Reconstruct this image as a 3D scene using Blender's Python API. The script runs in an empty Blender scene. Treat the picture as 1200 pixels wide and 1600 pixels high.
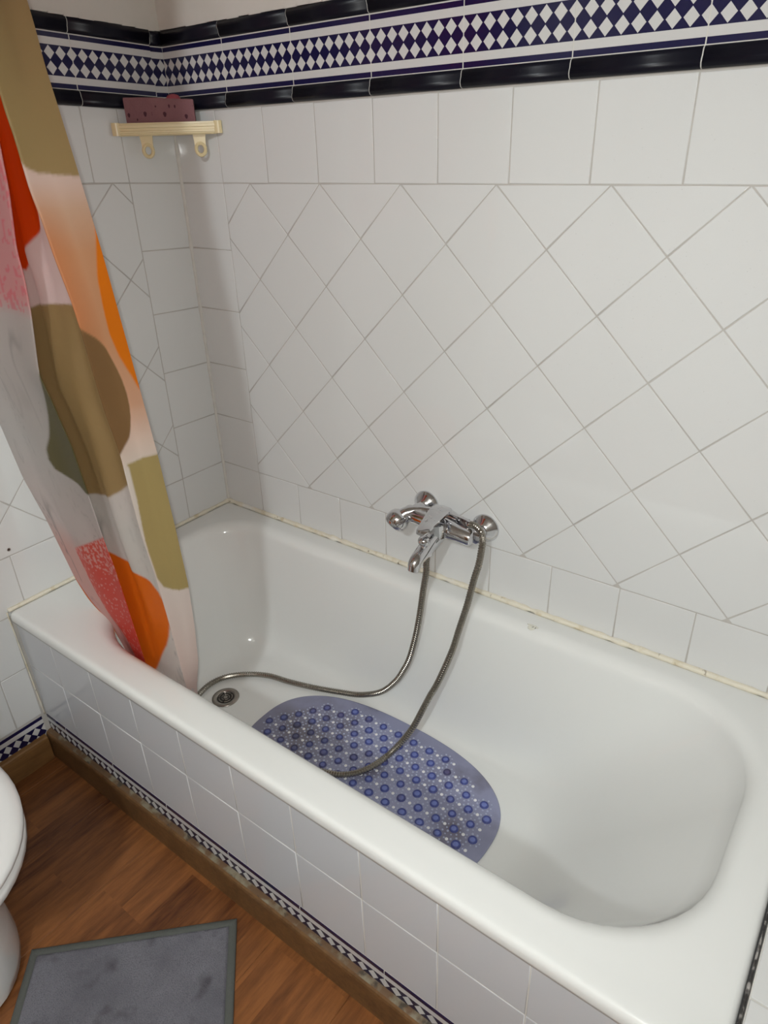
import bpy, math, random
import numpy as np
from mathutils import Vector, Matrix, noise as mnoise

random.seed(7)
S = bpy.context.scene
COL = S.collection
FZ = -134.5                     # floor height in the building frame (cm, origin at the tiled corner)
PI = math.pi

def W(p):                       # centimetres in the building frame -> metres in the world
    return Vector((p[0] * .01, p[1] * .01, (p[2] - FZ) * .01))

# ------------------------------------------------------------------ camera, light, exposure
cam_d = bpy.data.cameras.new('camera')
cam = bpy.data.objects.new('camera', cam_d); COL.objects.link(cam); S.camera = cam
CR = ((.80270666, .5956845, -.02867025), (.25712528, -.38906148, -.88460034), (-.5380972, .70270274, -.46546779))
cm = Matrix(((CR[0][0], -CR[1][0], -CR[2][0]), (CR[0][1], -CR[1][1], -CR[2][1]), (CR[0][2], -CR[1][2], -CR[2][2])))
CP = (154.502, -123.537, 6.789)
cam.matrix_world = Matrix.Translation(W(CP)) @ cm.to_4x4()
cam_d.sensor_fit = 'HORIZONTAL'; cam_d.sensor_width = 36.0
cam_d.lens = 1087.883 * 36 / 1200
cam_d.clip_start = .01

w = bpy.data.worlds.new('world'); S.world = w; w.use_nodes = True
w.node_tree.nodes['Background'].inputs[0].default_value = (.9, .92, 1, 1)
w.node_tree.nodes['Background'].inputs[1].default_value = .15

S.view_settings.view_transform = 'Standard'; S.view_settings.look = 'None'
S.view_settings.gamma = 1; S.view_settings.use_curve_mapping = False
S.view_settings.exposure = 0.0

LAMP = (172, -236, 98)           # ceiling lamp of the room
LAMP_POWER, FLASH_POWER = 75.0, 31.5
ld = bpy.data.lights.new('ceiling_lamp_light', 'POINT'); ld.shadow_soft_size = .06
ld.energy = LAMP_POWER; ld.color = (.90, .97, 1)
lo = bpy.data.objects.new('ceiling_lamp_light', ld); COL.objects.link(lo); lo.location = W((LAMP[0], LAMP[1], LAMP[2] - 1.5))
# the phone's own two-LED flash beside its lens
for k, (dx, dy) in enumerate(((-.018, .012), (-.006, .012))):
    fd = bpy.data.lights.new('phone_flash', 'SPOT'); fd.spot_size = math.radians(130); fd.spot_blend = 1; fd.energy = FLASH_POWER / 2; fd.shadow_soft_size = .003; fd.color = (.965, .985, .955)
    fo = bpy.data.objects.new('phone_flash', fd); COL.objects.link(fo)
    fo.matrix_world = cam.matrix_world @ Matrix.Translation((dx, dy, 0))

# ------------------------------------------------------------------ materials
def srgb(r, g, b):
    return tuple(((c / 255) / 12.92 if c / 255 <= .04045 else ((c / 255 + .055) / 1.055) ** 2.4) for c in (r, g, b)) + (1,)

def mat(name, col, rough=.4, metal=0, spec=.5, coat=0, noise_scale=0, noise_amt=0, bump=0, bump_scale=200, trans=0):
    m = bpy.data.materials.new(name); m.use_nodes = True
    nt = m.node_tree; b = nt.nodes['Principled BSDF']
    b.inputs['Base Color'].default_value = col; b.inputs['Roughness'].default_value = rough
    b.inputs['Metallic'].default_value = metal; b.inputs['Specular IOR Level'].default_value = spec
    b.inputs['Coat Weight'].default_value = coat; b.inputs['Coat Roughness'].default_value = .05
    b.inputs['Transmission Weight'].default_value = trans
    tc = nt.nodes.new('ShaderNodeTexCoord')
    if noise_amt:
        n = nt.nodes.new('ShaderNodeTexNoise'); n.inputs['Scale'].default_value = noise_scale; n.inputs['Detail'].default_value = 6
        geo = nt.nodes.new('ShaderNodeNewGeometry'); nt.links.new(geo.outputs['Position'], n.inputs['Vector'])
        mx = nt.nodes.new('ShaderNodeMix'); mx.data_type = 'RGBA'
        mx.inputs['A'].default_value = tuple(max(0, c * (1 - noise_amt)) for c in col[:3]) + (1,)
        mx.inputs['B'].default_value = tuple(min(1, c * (1 + noise_amt)) for c in col[:3]) + (1,)
        nt.links.new(n.outputs['Fac'], mx.inputs['Factor']); nt.links.new(mx.outputs['Result'], b.inputs['Base Color'])
    if bump:
        n2 = nt.nodes.new('ShaderNodeTexNoise'); n2.inputs['Scale'].default_value = bump_scale; n2.inputs['Detail'].default_value = 4
        geo2 = nt.nodes.new('ShaderNodeNewGeometry'); nt.links.new(geo2.outputs['Position'], n2.inputs['Vector'])
        bp = nt.nodes.new('ShaderNodeBump'); bp.inputs['Strength'].default_value = bump; bp.inputs['Distance'].default_value = .002
        nt.links.new(n2.outputs['Fac'], bp.inputs['Height']); nt.links.new(bp.outputs['Normal'], b.inputs['Normal'])
    return m

def mix_chain(m, base, layers):
    """layers: (noise scale, low, high, colour) painted over the base as blotches of their own shape"""
    nt = m.node_tree; b = nt.nodes['Principled BSDF']
    geo = nt.nodes.new('ShaderNodeNewGeometry'); prev = None
    for k, (sc, lo_, hi_, c) in enumerate(layers):
        n = nt.nodes.new('ShaderNodeTexNoise'); n.inputs['Scale'].default_value = sc; n.inputs['Detail'].default_value = 5
        off = nt.nodes.new('ShaderNodeVectorMath'); off.inputs[1].default_value = (k * 3.1, k * 1.7, k * 5.3)
        nt.links.new(geo.outputs['Position'], off.inputs[0]); nt.links.new(off.outputs[0], n.inputs['Vector'])
        mr = nt.nodes.new('ShaderNodeMapRange'); mr.inputs['From Min'].default_value = lo_; mr.inputs['From Max'].default_value = hi_
        nt.links.new(n.outputs['Fac'], mr.inputs['Value'])
        mx = nt.nodes.new('ShaderNodeMix'); mx.data_type = 'RGBA'
        if prev is None: mx.inputs['A'].default_value = base
        else: nt.links.new(prev, mx.inputs['A'])
        mx.inputs['B'].default_value = c
        nt.links.new(mr.outputs['Result'], mx.inputs['Factor']); prev = mx.outputs['Result']
    nt.links.new(prev, b.inputs['Base Color'])
    return m

M = {}
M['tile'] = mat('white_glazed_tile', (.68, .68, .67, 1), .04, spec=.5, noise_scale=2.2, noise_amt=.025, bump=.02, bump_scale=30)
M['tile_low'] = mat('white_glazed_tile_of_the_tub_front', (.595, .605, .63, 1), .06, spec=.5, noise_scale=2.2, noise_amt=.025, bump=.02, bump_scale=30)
M['grout'] = mat('grey_grout', (.47, .445, .415, 1), .85, noise_scale=9, noise_amt=.25)
M['grout_w'] = mat('white_grout', (.62, .60, .56, 1), .8, noise_scale=40, noise_amt=.15)
M['navy'] = mat('navy_glaze', (.009, .008, .050, 1), .16)
M['black'] = mat('blue_black_glaze', (.006, .006, .012, 1), .34, spec=.22, bump=.05, bump_scale=60)
M['bwhite'] = mat('border_white_glaze', (.61, .60, .59, 1), .14)
M['plaster'] = mix_chain(mat('painted_plaster', (.6, .55, .5, 1), .8, bump=.15, bump_scale=60), (.62, .585, .54, 1), [(5, .5, .75, (.56, .53, .47, 1))])
M['enamel'] = mat('white_enamel', (.785, .79, .77, 1), .10, spec=.5, coat=.3)
M['sealant'] = mix_chain(mat('cream_sealant', (.7, .66, .55, 1), .55, bump=.6, bump_scale=160), (.74, .69, .57, 1),
                         [(28, .56, .70, (.60, .51, .34, 1)), (45, .66, .72, (.22, .17, .11, 1)), (12, .60, .70, (.78, .76, .70, 1))])
M['mould'] = mix_chain(mat('mouldy_sealant', (.1, .1, .1, 1), .6, bump=.8, bump_scale=200), (.035, .032, .03, 1), [(55, .5, .62, (.36, .34, .32, 1))])
M['chrome'] = mat('chrome', (.66, .66, .68, 1), .07, metal=1, bump=.02, bump_scale=80)
M['hose'] = mat('steel_hose', (.33, .305, .265, 1), .25, metal=1)
M['steel'] = mat('worn_steel', (.36, .33, .30, 1), .3, metal=1, noise_scale=60, noise_amt=.3)
M['dark'] = mat('dark_hole', (.02, .018, .016, 1), .5)
M['cream'] = mat('cream_plastic', (.70, .58, .34, 1), .3, spec=.5, noise_scale=20, noise_amt=.06)
M['ceramic'] = mat('white_ceramic', (.80, .80, .79, 1), .08, coat=.3)
M['water'] = mat('toilet_water', (.55, .58, .58, 1), .05)
M['chip'] = mix_chain(mat('chipped_enamel', (.6, .58, .5, 1), .6), (.66, .65, .57, 1), [(300, .60, .64, (.05, .045, .04, 1))])
M['rail'] = mat('white_rod_metal', (.75, .75, .75, 1), .3, metal=.3)
M['rear'] = mat('warm_grey_paint', (.44, .40, .35, 1), .7)
M['ceil'] = mat('ceiling_paint', (.52, .48, .43, 1), .9)
M['door'] = mat('brown_door', (.16, .07, .03, 1), .35, noise_scale=6, noise_amt=.3)
M['sponge'] = mix_chain(mat('mauve_sponge', (.3, .15, .16, 1), .9, bump=.5, bump_scale=220), (.205, .092, .10, 1),
                        [(9, .5, .75, (.25, .125, .13, 1)), (48, .66, .70, (.11, .035, .05, 1))])
M['red_sponge'] = mat('red_sponge', (.34, .07, .09, 1), .9, bump=.4, bump_scale=200)
M['glassdrop'] = mat('water_drop', (1, 1, 1, 1), .02, trans=.9)

# translucent blue vinyl of the mat, with the dirt lying in it
M['vinyl'] = mix_chain(mat('blue_vinyl', (.2, .22, .4, 1), .25), (.285, .30, .445, 1),
                       [(5, .42, .62, (.225, .23, .335, 1)), (9, .52, .68, (.155, .145, .195, 1))])
M['cup'] = mix_chain(mat('blue_vinyl_cup', (.1, .12, .4, 1), .22), (.05, .065, .245, 1), [(16, .54, .68, (.05, .045, .11, 1))])
M['cup2'] = mix_chain(mat('blue_vinyl_cup_middle', (.2, .2, .4, 1), .2), (.15, .19, .47, 1), [(16, .54, .68, (.10, .09, .20, 1))])
def add_stain(m, cx, cy, r0, r1, col, amt):
    """a dirty patch with a ragged outline around one spot"""
    nt = m.node_tree; b = nt.nodes['Principled BSDF']; N = nt.nodes.new; L = nt.links.new
    src = b.inputs['Base Color'].links[0].from_socket
    geo = N('ShaderNodeNewGeometry'); sub = N('ShaderNodeVectorMath'); sub.operation = 'MULTIPLY_ADD'
    sub.inputs[1].default_value = (1, 1.25, 0); sub.inputs[2].default_value = (-cx, -cy * 1.25, 0); L(geo.outputs['Position'], sub.inputs[0])
    ln = N('ShaderNodeVectorMath'); ln.operation = 'LENGTH'; L(sub.outputs[0], ln.inputs[0])
    n = N('ShaderNodeTexNoise'); n.inputs['Scale'].default_value = 22; n.inputs['Detail'].default_value = 5; L(geo.outputs['Position'], n.inputs['Vector'])
    ad = N('ShaderNodeMath'); ad.operation = 'MULTIPLY_ADD'; L(n.outputs['Fac'], ad.inputs[0]); ad.inputs[1].default_value = -.30; L(ln.outputs['Value'], ad.inputs[2])
    mr = N('ShaderNodeMapRange'); mr.inputs['From Min'].default_value = r1 - .15; mr.inputs['From Max'].default_value = r0 - .15
    mr.inputs['To Max'].default_value = amt; L(ad.outputs[0], mr.inputs['Value'])
    mx = N('ShaderNodeMix'); mx.data_type = 'RGBA'; L(mr.outputs['Result'], mx.inputs['Factor']); L(src, mx.inputs['A']); mx.inputs['B'].default_value = col
    L(mx.outputs['Result'], b.inputs['Base Color'])
for k_, c_, a_ in (('vinyl', (.17, .155, .185, 1), .8), ('cup', (.045, .04, .06, 1), .75), ('cup2', (.075, .07, .10, 1), .75)):
    add_stain(M[k_], .575, -.34, .02, .17, c_, a_)
M['dot'] = mat('pale_vinyl_dot', (.78, .78, .80, 1), .3)
M['pip'] = mat('clear_vinyl_pip', (.38, .41, .56, 1), .08)

def rug_mat(name, c1, c2, c3):
    m = mat(name, c1, .95, spec=.1, bump=1.0, bump_scale=420)
    mix_chain(m, c1, [(9, .42, .66, c2), (16, .58, .72, c3), (500, .45, .7, tuple(x * .62 for x in c1[:3]) + (1,))])
    return m
M['pile'] = rug_mat('grey_pile', (.20, .197, .222, 1), (.145, .142, .162, 1), (.085, .08, .09, 1))
M['binding'] = mat('grey_binding', (.10, .105, .095, 1), .9, bump=.6, bump_scale=500)

def wood(name, dark, light, strips=True, gloss=.38):
    m = bpy.data.materials.new(name); m.use_nodes = True
    nt = m.node_tree; b = nt.nodes['Principled BSDF']; N = nt.nodes.new; L = nt.links.new
    b.inputs['Roughness'].default_value = gloss; b.inputs['Specular IOR Level'].default_value = .35
    geo = N('ShaderNodeNewGeometry'); sep = N('ShaderNodeSeparateXYZ'); L(geo.outputs['Position'], sep.inputs[0])
    def mth(op, a, c=None):
        n = N('ShaderNodeMath'); n.operation = op
        for i, v in enumerate((a, c)):
            if v is None: continue
            if isinstance(v, (int, float)): n.inputs[i].default_value = v
            else: L(v, n.inputs[i])
        return n.outputs[0]
    sx = mth('FLOOR', mth('DIVIDE', mth('ADD', sep.outputs['X'], .1325 + 10), .0641667))
    wn = N('ShaderNodeTexWhiteNoise'); wn.noise_dimensions = '1D'; L(sx, wn.inputs['W'])
    sy = mth('FLOOR', mth('ADD', mth('DIVIDE', sep.outputs['Y'], .38), mth('MULTIPLY', wn.outputs['Value'], 3)))
    cb = N('ShaderNodeCombineXYZ'); L(sx, cb.inputs[0]); L(sy, cb.inputs[1])
    wn2 = N('ShaderNodeTexWhiteNoise'); wn2.noise_dimensions = '2D'; L(cb.outputs[0], wn2.inputs['Vector'])
    sc = N('ShaderNodeVectorMath'); sc.operation = 'MULTIPLY'; sc.inputs[1].default_value = (1, .12, 1); L(geo.outputs['Position'], sc.inputs[0])
    ad = N('ShaderNodeVectorMath'); L(sc.outputs[0], ad.inputs[0])
    if strips: L(wn2.outputs['Color'], ad.inputs[1])
    n1 = N('ShaderNodeTexNoise'); n1.inputs['Scale'].default_value = 95; n1.inputs['Detail'].default_value = 7; n1.inputs['Roughness'].default_value = .65; L(ad.outputs[0], n1.inputs['Vector'])
    n2 = N('ShaderNodeTexNoise'); n2.inputs['Scale'].default_value = 14; n2.inputs['Detail'].default_value = 3; n2.inputs['Distortion'].default_value = 1.2; L(ad.outputs[0], n2.inputs['Vector'])
    v = mth('ADD', mth('MULTIPLY', n1.outputs['Fac'], .62), mth('MULTIPLY', n2.outputs['Fac'], .55))
    if strips: v = mth('ADD', v, mth('MULTIPLY', mth('SUBTRACT', wn2.outputs['Value'], .5), .19))
    cr = N('ShaderNodeValToRGB'); e = cr.color_ramp.elements
    e[0].position = .36; e[0].color = dark; e[1].position = .78; e[1].color = light
    mid = cr.color_ramp.elements.new(.56); mid.color = tuple(a * .5 + c * .5 for a, c in zip(dark, light))
    L(v, cr.inputs[0]); L(cr.outputs[0], b.inputs['Base Color'])
    bp = N('ShaderNodeBump'); bp.inputs['Strength'].default_value = .12; bp.inputs['Distance'].default_value = .001; L(n1.outputs['Fac'], bp.inputs['Height']); L(bp.outputs[0], b.inputs['Normal'])
    return m
M['plank'] = wood('warm_laminate', (.058, .016, .006, 1), (.275, .105, .032, 1))
M['skirt'] = wood('brown_skirting', (.085, .040, .016, 1), (.20, .105, .042, 1), False, .42)
M['skirt_dirty'] = mix_chain(mat('grimy_skirting', (.1, .06, .03, 1), .6, bump=.5, bump_scale=150), (.13, .072, .034, 1), [(26, .5, .60, (.22, .19, .13, 1)), (40, .58, .66, (.06, .045, .03, 1))])
M['skirt_l'] = wood('light_brown_skirting', (.12, .055, .018, 1), (.28, .145, .052, 1), False, .42)

# ------------------------------------------------------------------ object helpers
ORG = {}
def tag(o, label=None, cat=None, group=None, kind=None):
    if label: o['label'] = label
    if cat: o['category'] = cat
    if group: o['group'] = group
    if kind: o['kind'] = kind
    return o

def thing(name, label, cat, base, group=None):
    o = bpy.data.objects.new(name, None); COL.objects.link(o)
    o.empty_display_size = .05; o.location = W(base); ORG[o.name] = W(base)
    return tag(o, label, cat, group)

class G:
    """collects faces (cm) for ONE mesh object"""
    def __init__(s): s.v, s.f, s.m = [], [], []
    def add(s, vs, fs, mi=0):
        n = len(s.v); s.v += [tuple(p) for p in vs]
        for f in fs: s.f.append(tuple(i + n for i in f)); s.m.append(mi)
    def box(s, a, b, mi=0, bev=0):
        x0, y0, z0 = a; x1, y1, z1 = b
        if not bev:
            s.add([(x0, y0, z0), (x1, y0, z0), (x1, y1, z0), (x0, y1, z0), (x0, y0, z1), (x1, y0, z1), (x1, y1, z1), (x0, y1, z1)],
                  [(0, 3, 2, 1), (4, 5, 6, 7), (0, 1, 5, 4), (1, 2, 6, 5), (2, 3, 7, 6), (3, 0, 4, 7)], mi)
        else:
            rings = []
            for z, i in ((z0, bev), (z0 + bev, 0), (z1 - bev, 0), (z1, bev)):
                rings.append([(x, y, z) for x, y in chamf(x0 + i, y0 + i, x1 - i, y1 - i, bev)])
            s.loft(rings, mi, True, True)
    def loft(s, rings, mi=0, cap0=False, cap1=False, closed=True):
        n = len(rings[0]); fs = []
        for k in range(len(rings) - 1):
            for i in range(n if closed else n - 1):
                j = (i + 1) % n
                fs.append((k * n + i, k * n + j, (k + 1) * n + j, (k + 1) * n + i))
        if cap0: fs.append(tuple(range(n - 1, -1, -1)))
        if cap1: fs.append(tuple((len(rings) - 1) * n + i for i in range(n)))
        s.add([p for r in rings for p in r], fs, mi)
    def lathe(s, c, axis, prof, n=24, mi=0, caps=(True, True)):
        """prof: (distance along axis, radius)"""
        a = Vector(axis).normalized(); u = a.orthogonal().normalized(); v = a.cross(u)
        rings = []
        for d, r in prof:
            o = Vector(c) + a * d
            rings.append([o + (u * math.cos(t) + v * math.sin(t)) * max(r, 1e-4) for t in [2 * PI * i / n for i in range(n)]])
        s.loft(rings, mi, *caps)
    def tube(s, pts, rad, n=12, mi=0, caps=(True, True), flat=None):
        pts = [Vector(p) for p in pts]; rings = []; u = None
        for i, p in enumerate(pts):
            t = (pts[min(i + 1, len(pts) - 1)] - pts[max(i - 1, 0)]).normalized()
            if u is None: u = t.orthogonal().normalized()
            u = (u - t * u.dot(t)).normalized(); v = t.cross(u)
            r = rad[i] if isinstance(rad, (list, tuple)) else rad
            rings.append([p + (u * math.cos(q) + v * math.sin(q)) * r for q in [2 * PI * k / n for k in range(n)]])
        s.loft(rings, mi, *caps)

def chamf(x0, y0, x1, y1, b):
    return [(x0 + b, y0), (x1 - b, y0), (x1, y0 + b), (x1, y1 - b), (x1 - b, y1), (x0 + b, y1), (x0, y1 - b), (x0, y0 + b)]

def catmull(pts, per=6):
    pts = [Vector(p) for p in pts]; out = []
    for i in range(len(pts) - 1):
        p0, p1, p2, p3 = pts[max(i - 1, 0)], pts[i], pts[i + 1], pts[min(i + 2, len(pts) - 1)]
        for k in range(per):
            t = k / per
            out.append(.5 * ((2 * p1) + (p2 - p0) * t + (2 * p0 - 5 * p1 + 4 * p2 - p3) * t * t + (3 * p1 - p0 - 3 * p2 + p3) * t ** 3))
    out.append(pts[-1]); return out

def mk(name, g, mats, parent=None, smooth=False, base=None, kind=None, fix=True):
    vs = [W(p) for p in g.v]
    if base is None:
        xs = [v.x for v in vs]; ys = [v.y for v in vs]; zs = [v.z for v in vs]
        org = Vector(((min(xs) + max(xs)) / 2, (min(ys) + max(ys)) / 2, min(zs)))
    else: org = W(base)
    me = bpy.data.meshes.new(name); me.from_pydata([v - org for v in vs], [], g.f); 
    for m_ in (mats if isinstance(mats, (list, tuple)) else [mats]): me.materials.append(m_)
    me.polygons.foreach_set('material_index', g.m)
    if fix:
        import bmesh
        bm = bmesh.new(); bm.from_mesh(me); bmesh.ops.recalc_face_normals(bm, faces=bm.faces); bm.to_mesh(me); bm.free()
    if smooth is True: me.polygons.foreach_set('use_smooth', [True] * len(me.polygons))
    elif smooth:
        me.polygons.foreach_set('use_smooth', [True] * len(me.polygons)); me.set_sharp_from_angle(angle=math.radians(smooth))
    me.update()
    o = bpy.data.objects.new(name, me); COL.objects.link(o); put(o, org, parent)
    if kind: o['kind'] = kind
    return o

def put(o, org, parent):
    ORG[o.name] = org
    if parent is not None: o.parent = parent; o.location = org - ORG[parent.name]
    else: o.location = org

def inst(name, mesh, org, parent, rot=(0, 0, 0)):
    o = bpy.data.objects.new(name, mesh); COL.objects.link(o); put(o, org, parent); o.rotation_euler = rot
    return o

# ------------------------------------------------------------------ tiles
FR = {  # wall frame: local (a, b, out) -> building frame axes, position of the tile face
    'back': ((1, 0, 0), (0, 0, 1), (0, -1, 0), (0, 0, 0)),
    'left': ((0, 1, 0), (0, 0, 1), (1, 0, 0), (0, 0, 0)),
    'front': ((1, 0, 0), (0, 0, 1), (0, -1, 0), (0, -69, 0)),
    'ledge': ((1, 0, 0), (0, 1, 0), (0, 0, 1), (0, 0, -88.2)),
}
def fr(w_, a, b, d=0):
    A, B, O, P = FR[w_]
    return (P[0] + A[0] * a + B[0] * b + O[0] * d, P[1] + A[1] * a + B[1] * b + O[1] * d, P[2] + A[2] * a + B[2] * b + O[2] * d)

def inset(poly, t):
    n = len(poly); out = []
    for i in range(n):
        p0, p1, p2 = poly[i - 1], poly[i], poly[(i + 1) % n]
        d1 = (p1[0] - p0[0], p1[1] - p0[1]); d2 = (p2[0] - p1[0], p2[1] - p1[1])
        l1 = math.hypot(*d1); l2 = math.hypot(*d2)
        n1 = (-d1[1] / l1, d1[0] / l1); n2 = (-d2[1] / l2, d2[0] / l2)
        k = 1 + n1[0] * n2[0] + n1[1] * n2[1]
        out.append((p1[0] + (n1[0] + n2[0]) * t / k, p1[1] + (n1[1] + n2[1]) * t / k))
    return out
def area(p): return sum(p[i - 1][0] * p[i][1] - p[i][0] * p[i - 1][1] for i in range(len(p))) / 2
def clip(poly, x0, x1, y0, y1):
    for ax, lim, sg in ((0, x0, 1), (0, x1, -1), (1, y0, 1), (1, y1, -1)):
        out = []
        for i in range(len(poly)):
            p, q = poly[i - 1], poly[i]; a = (p[ax] - lim) * sg; b = (q[ax] - lim) * sg
            if (a >= 0) != (b >= 0):
                t = a / (a - b); out.append((p[0] + (q[0] - p[0]) * t, p[1] + (q[1] - p[1]) * t))
            if b >= 0: out.append(q)
        poly = out
        if len(poly) < 3: return []
    res = []
    for p in poly:
        if not res or math.hypot(p[0] - res[-1][0], p[1] - res[-1][1]) > .05: res.append(p)
    if len(res) > 2 and math.hypot(res[0][0] - res[-1][0], res[0][1] - res[-1][1]) < .05: res.pop()
    return res if len(res) > 2 else []

TM = {}
def tile(w_, poly, parent, m=None, gap=.12, name='tile'):
    if area(poly) < 0: poly = poly[::-1]
    if area(poly) < 1.2: return
    cx = sum(p[0] for p in poly) / len(poly); cy = sum(p[1] for p in poly) / len(poly)
    rel = [(p[0] - cx, p[1] - cy) for p in poly]
    key = (w_, tuple((round(a, 1), round(b, 1)) for a, b in rel))
    me = TM.get(key)
    if me is None:
        A, B, O, P = FR[w_]
        hand = Vector(A).cross(Vector(B)).dot(Vector(O))
        pl = rel if hand > 0 else rel[::-1]
        sgn = 1 if hand > 0 else -1
        def ins(t): 
            return [q for q in (inset(rel, t) if hand > 0 else inset(rel, t)[::-1])]
        rings = [(gap, -.22), (gap, -.09), (gap + .035, -.03), (gap + .11, 0)]
        vs, fs = [], []; n = len(rel)
        for t, d in rings:
            for a, b in ins(t): vs.append(Vector((A[0] * a + B[0] * b + O[0] * d, A[1] * a + B[1] * b + O[1] * d, A[2] * a + B[2] * b + O[2] * d)) * .01)
        for k in range(3):
            for i in range(n):
                j = (i + 1) % n; fs.append((k * n + i, k * n + j, (k + 1) * n + j, (k + 1) * n + i))
        fs.append(tuple(3 * n + i for i in range(n)))
        me = bpy.data.meshes.new('tile'); me.from_pydata(vs, [], fs); me.materials.append(m or M['tile'])
        me.polygons.foreach_set('use_smooth', [True] * (len(fs) - 1) + [False]); me.update(); TM[key] = me
    r = lambda: math.radians(random.gauss(0, .07))
    O = FR[w_][2]
    rot = (r(), 0, r()) if O[1] else ((0, r(), r()) if O[0] else (r(), r(), 0))
    return inst(name, me, W(fr(w_, cx, cy, random.uniform(-.015, .01))), parent, rot)

T = 15.05
def rect(a0, a1, b0, b1): return [(a0, b0), (a1, b0), (a1, b1), (a0, b1)]
def shear(w_, poly):
    if w_ != 'left': return poly
    return [(a, b + .05 * min(-a, 30) * max(0, min(1, (b + 75) / 55))) for a, b in poly]
def row(w_, cuts, b0, b1, parent, m=None):
    for a0, a1 in zip(cuts, cuts[1:]): tile(w_, shear(w_, rect(min(a0, a1), max(a0, a1), b0, b1)), parent, m)

# border tile: flat printed pattern laid out as polygons of the glaze (local a, b in cm)
BW, BH = 20.1, 9.9
def border_mesh(w_, a0, a1, flip=False):
    """piece of border between a0 and a1 (0..BW) of one tile"""
    key = ('border', w_, round(a0, 1), round(a1, 1))
    if key in TM: return TM[key]
    A, B, O, P = FR[w_]; vs, fs, mi = [], [], []
    def quadp(poly, m_):
        pl = clip(poly, a0 + .1, a1 - .1, .08, BH - .08)
        if not pl: return
        if area(pl) < 0: pl = pl[::-1]
        if Vector(A).cross(Vector(B)).dot(Vector(O)) < 0: pl = pl[::-1]
        n = len(vs)
        for a, b in pl: vs.append(Vector((A[0] * a + B[0] * b, A[1] * a + B[1] * b, A[2] * a + B[2] * b)) * .01)
        fs.append(tuple(range(n, n + len(pl)))); mi.append(m_)
    z1, z2, z3, z4 = .95, 2.25, BH - 2.25, BH - .95
    quadp(rect(0, BW, 0, z1), 0); quadp(rect(0, BW, z1, z2), 1); quadp(rect(0, BW, z3, z4), 1); quadp(rect(0, BW, z4, BH), 0)
    n = 8; p = BW / n; h = (z3 - z2) / 2
    for r_ in range(2):
        zb = z2 + r_ * h; zc = zb + h / 2
        for k in range(n + 1):
            c = k * p; e = p / 2; q = e * .90; hh = h / 2 * .93
            quadp([(c, zc - hh), (c + q, zc), (c, zc + hh), (c - q, zc)], 1)
            # navy surround of this diamond as four thin polygons
            for sx in (1, -1):
                for sz in (1, -1):
                    quadp([(c, zc + sz * hh), (c + sx * q, zc), (c + sx * e, zc), (c + sx * e, zc + sz * h / 2), (c, zc + sz * h / 2)], 0)
    g_ = len(fs)
    # edge skirt so that the piece has its own thickness
    s0 = [(a0 + .1, .08), (a1 - .1, .08), (a1 - .1, BH - .08), (a0 + .1, BH - .08)]
    for i in range(4):
        p0, p1 = s0[i], s0[(i + 1) % 4]; n0 = len(vs)
        for (a, b), d in ((p0, 0), (p1, 0), (p1, -.25), (p0, -.25)):
            vs.append(Vector((A[0] * a + B[0] * b + O[0] * d, A[1] * a + B[1] * b + O[1] * d, A[2] * a + B[2] * b + O[2] * d)) * .01)
        fs.append((n0, n0 + 1, n0 + 2, n0 + 3)); mi.append(1 if i in (1, 3) else 0)
    me = bpy.data.meshes.new('border_tile'); me.from_pydata(vs, [], fs); me.materials.append(M['navy']); me.materials.append(M['bwhite'])
    me.polygons.foreach_set('material_index', mi); me.update(); TM[key] = me
    return me
def border(w_, a, b, parent, a0=0, a1=BW, slope=0):
    o = inst('border_tile', border_mesh(w_, a0, a1), W(fr(w_, a, b, .05)), parent)
    if slope: o.rotation_euler = (slope, 0, 0)
    return o

MPROF = [(-.1, 0), (.35, .02), (.75, .25), (1.0, .75), (.95, 1.25), (.75, 1.7), (.70, 2.2), (.55, 2.65), (.2, 2.86), (-.1, 2.88)]
def mould_mesh(w_, length, up):
    key = ('mould', w_, round(length, 1), up)
    if key in TM: return TM[key]
    A, B, O, P = FR[w_]; prof = MPROF if not up else [(d, 2.97 - z * 1.03) for d, z in MPROF]
    vs, fs = [], []; n = len(prof)
    for a in (.1, length - .1):
        for d, z in prof: vs.append(Vector((A[0] * a + B[0] * z + O[0] * d, A[1] * a + B[1] * z + O[1] * d, A[2] * a + B[2] * z + O[2] * d)) * .01)
    for i in range(n - 1): fs.append((i, i + 1, n + i + 1, n + i))
    fs += [tuple(range(n)), tuple(range(2 * n - 1, n - 1, -1))]
    me = bpy.data.meshes.new('moulding'); me.from_pydata(vs, [], fs); me.materials.append(M['black'])
    import bmesh
    bm = bmesh.new(); bm.from_mesh(me); bmesh.ops.recalc_face_normals(bm, faces=bm.faces); bm.to_mesh(me); bm.free()
    me.polygons.foreach_set('use_smooth', [True] * (n - 1) + [False] * 2); me.update(); TM[key] = me
    return me
def mould(w_, a, b, length, parent, up=False, slope=0):
    o = inst('moulding', mould_mesh(w_, length, up), W(fr(w_, a, b, 0)), parent)
    if slope: o.rotation_euler = (slope, 0, 0)

Z_LOW, Z_B, Z_UP = 15.3, 18.25, 28.3          # lower moulding, border tile, upper moulding
XR = 235                                     # right end wall of the room
YF = -300                                    # wall behind the camera
ZC = 108                                     # ceiling

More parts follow.
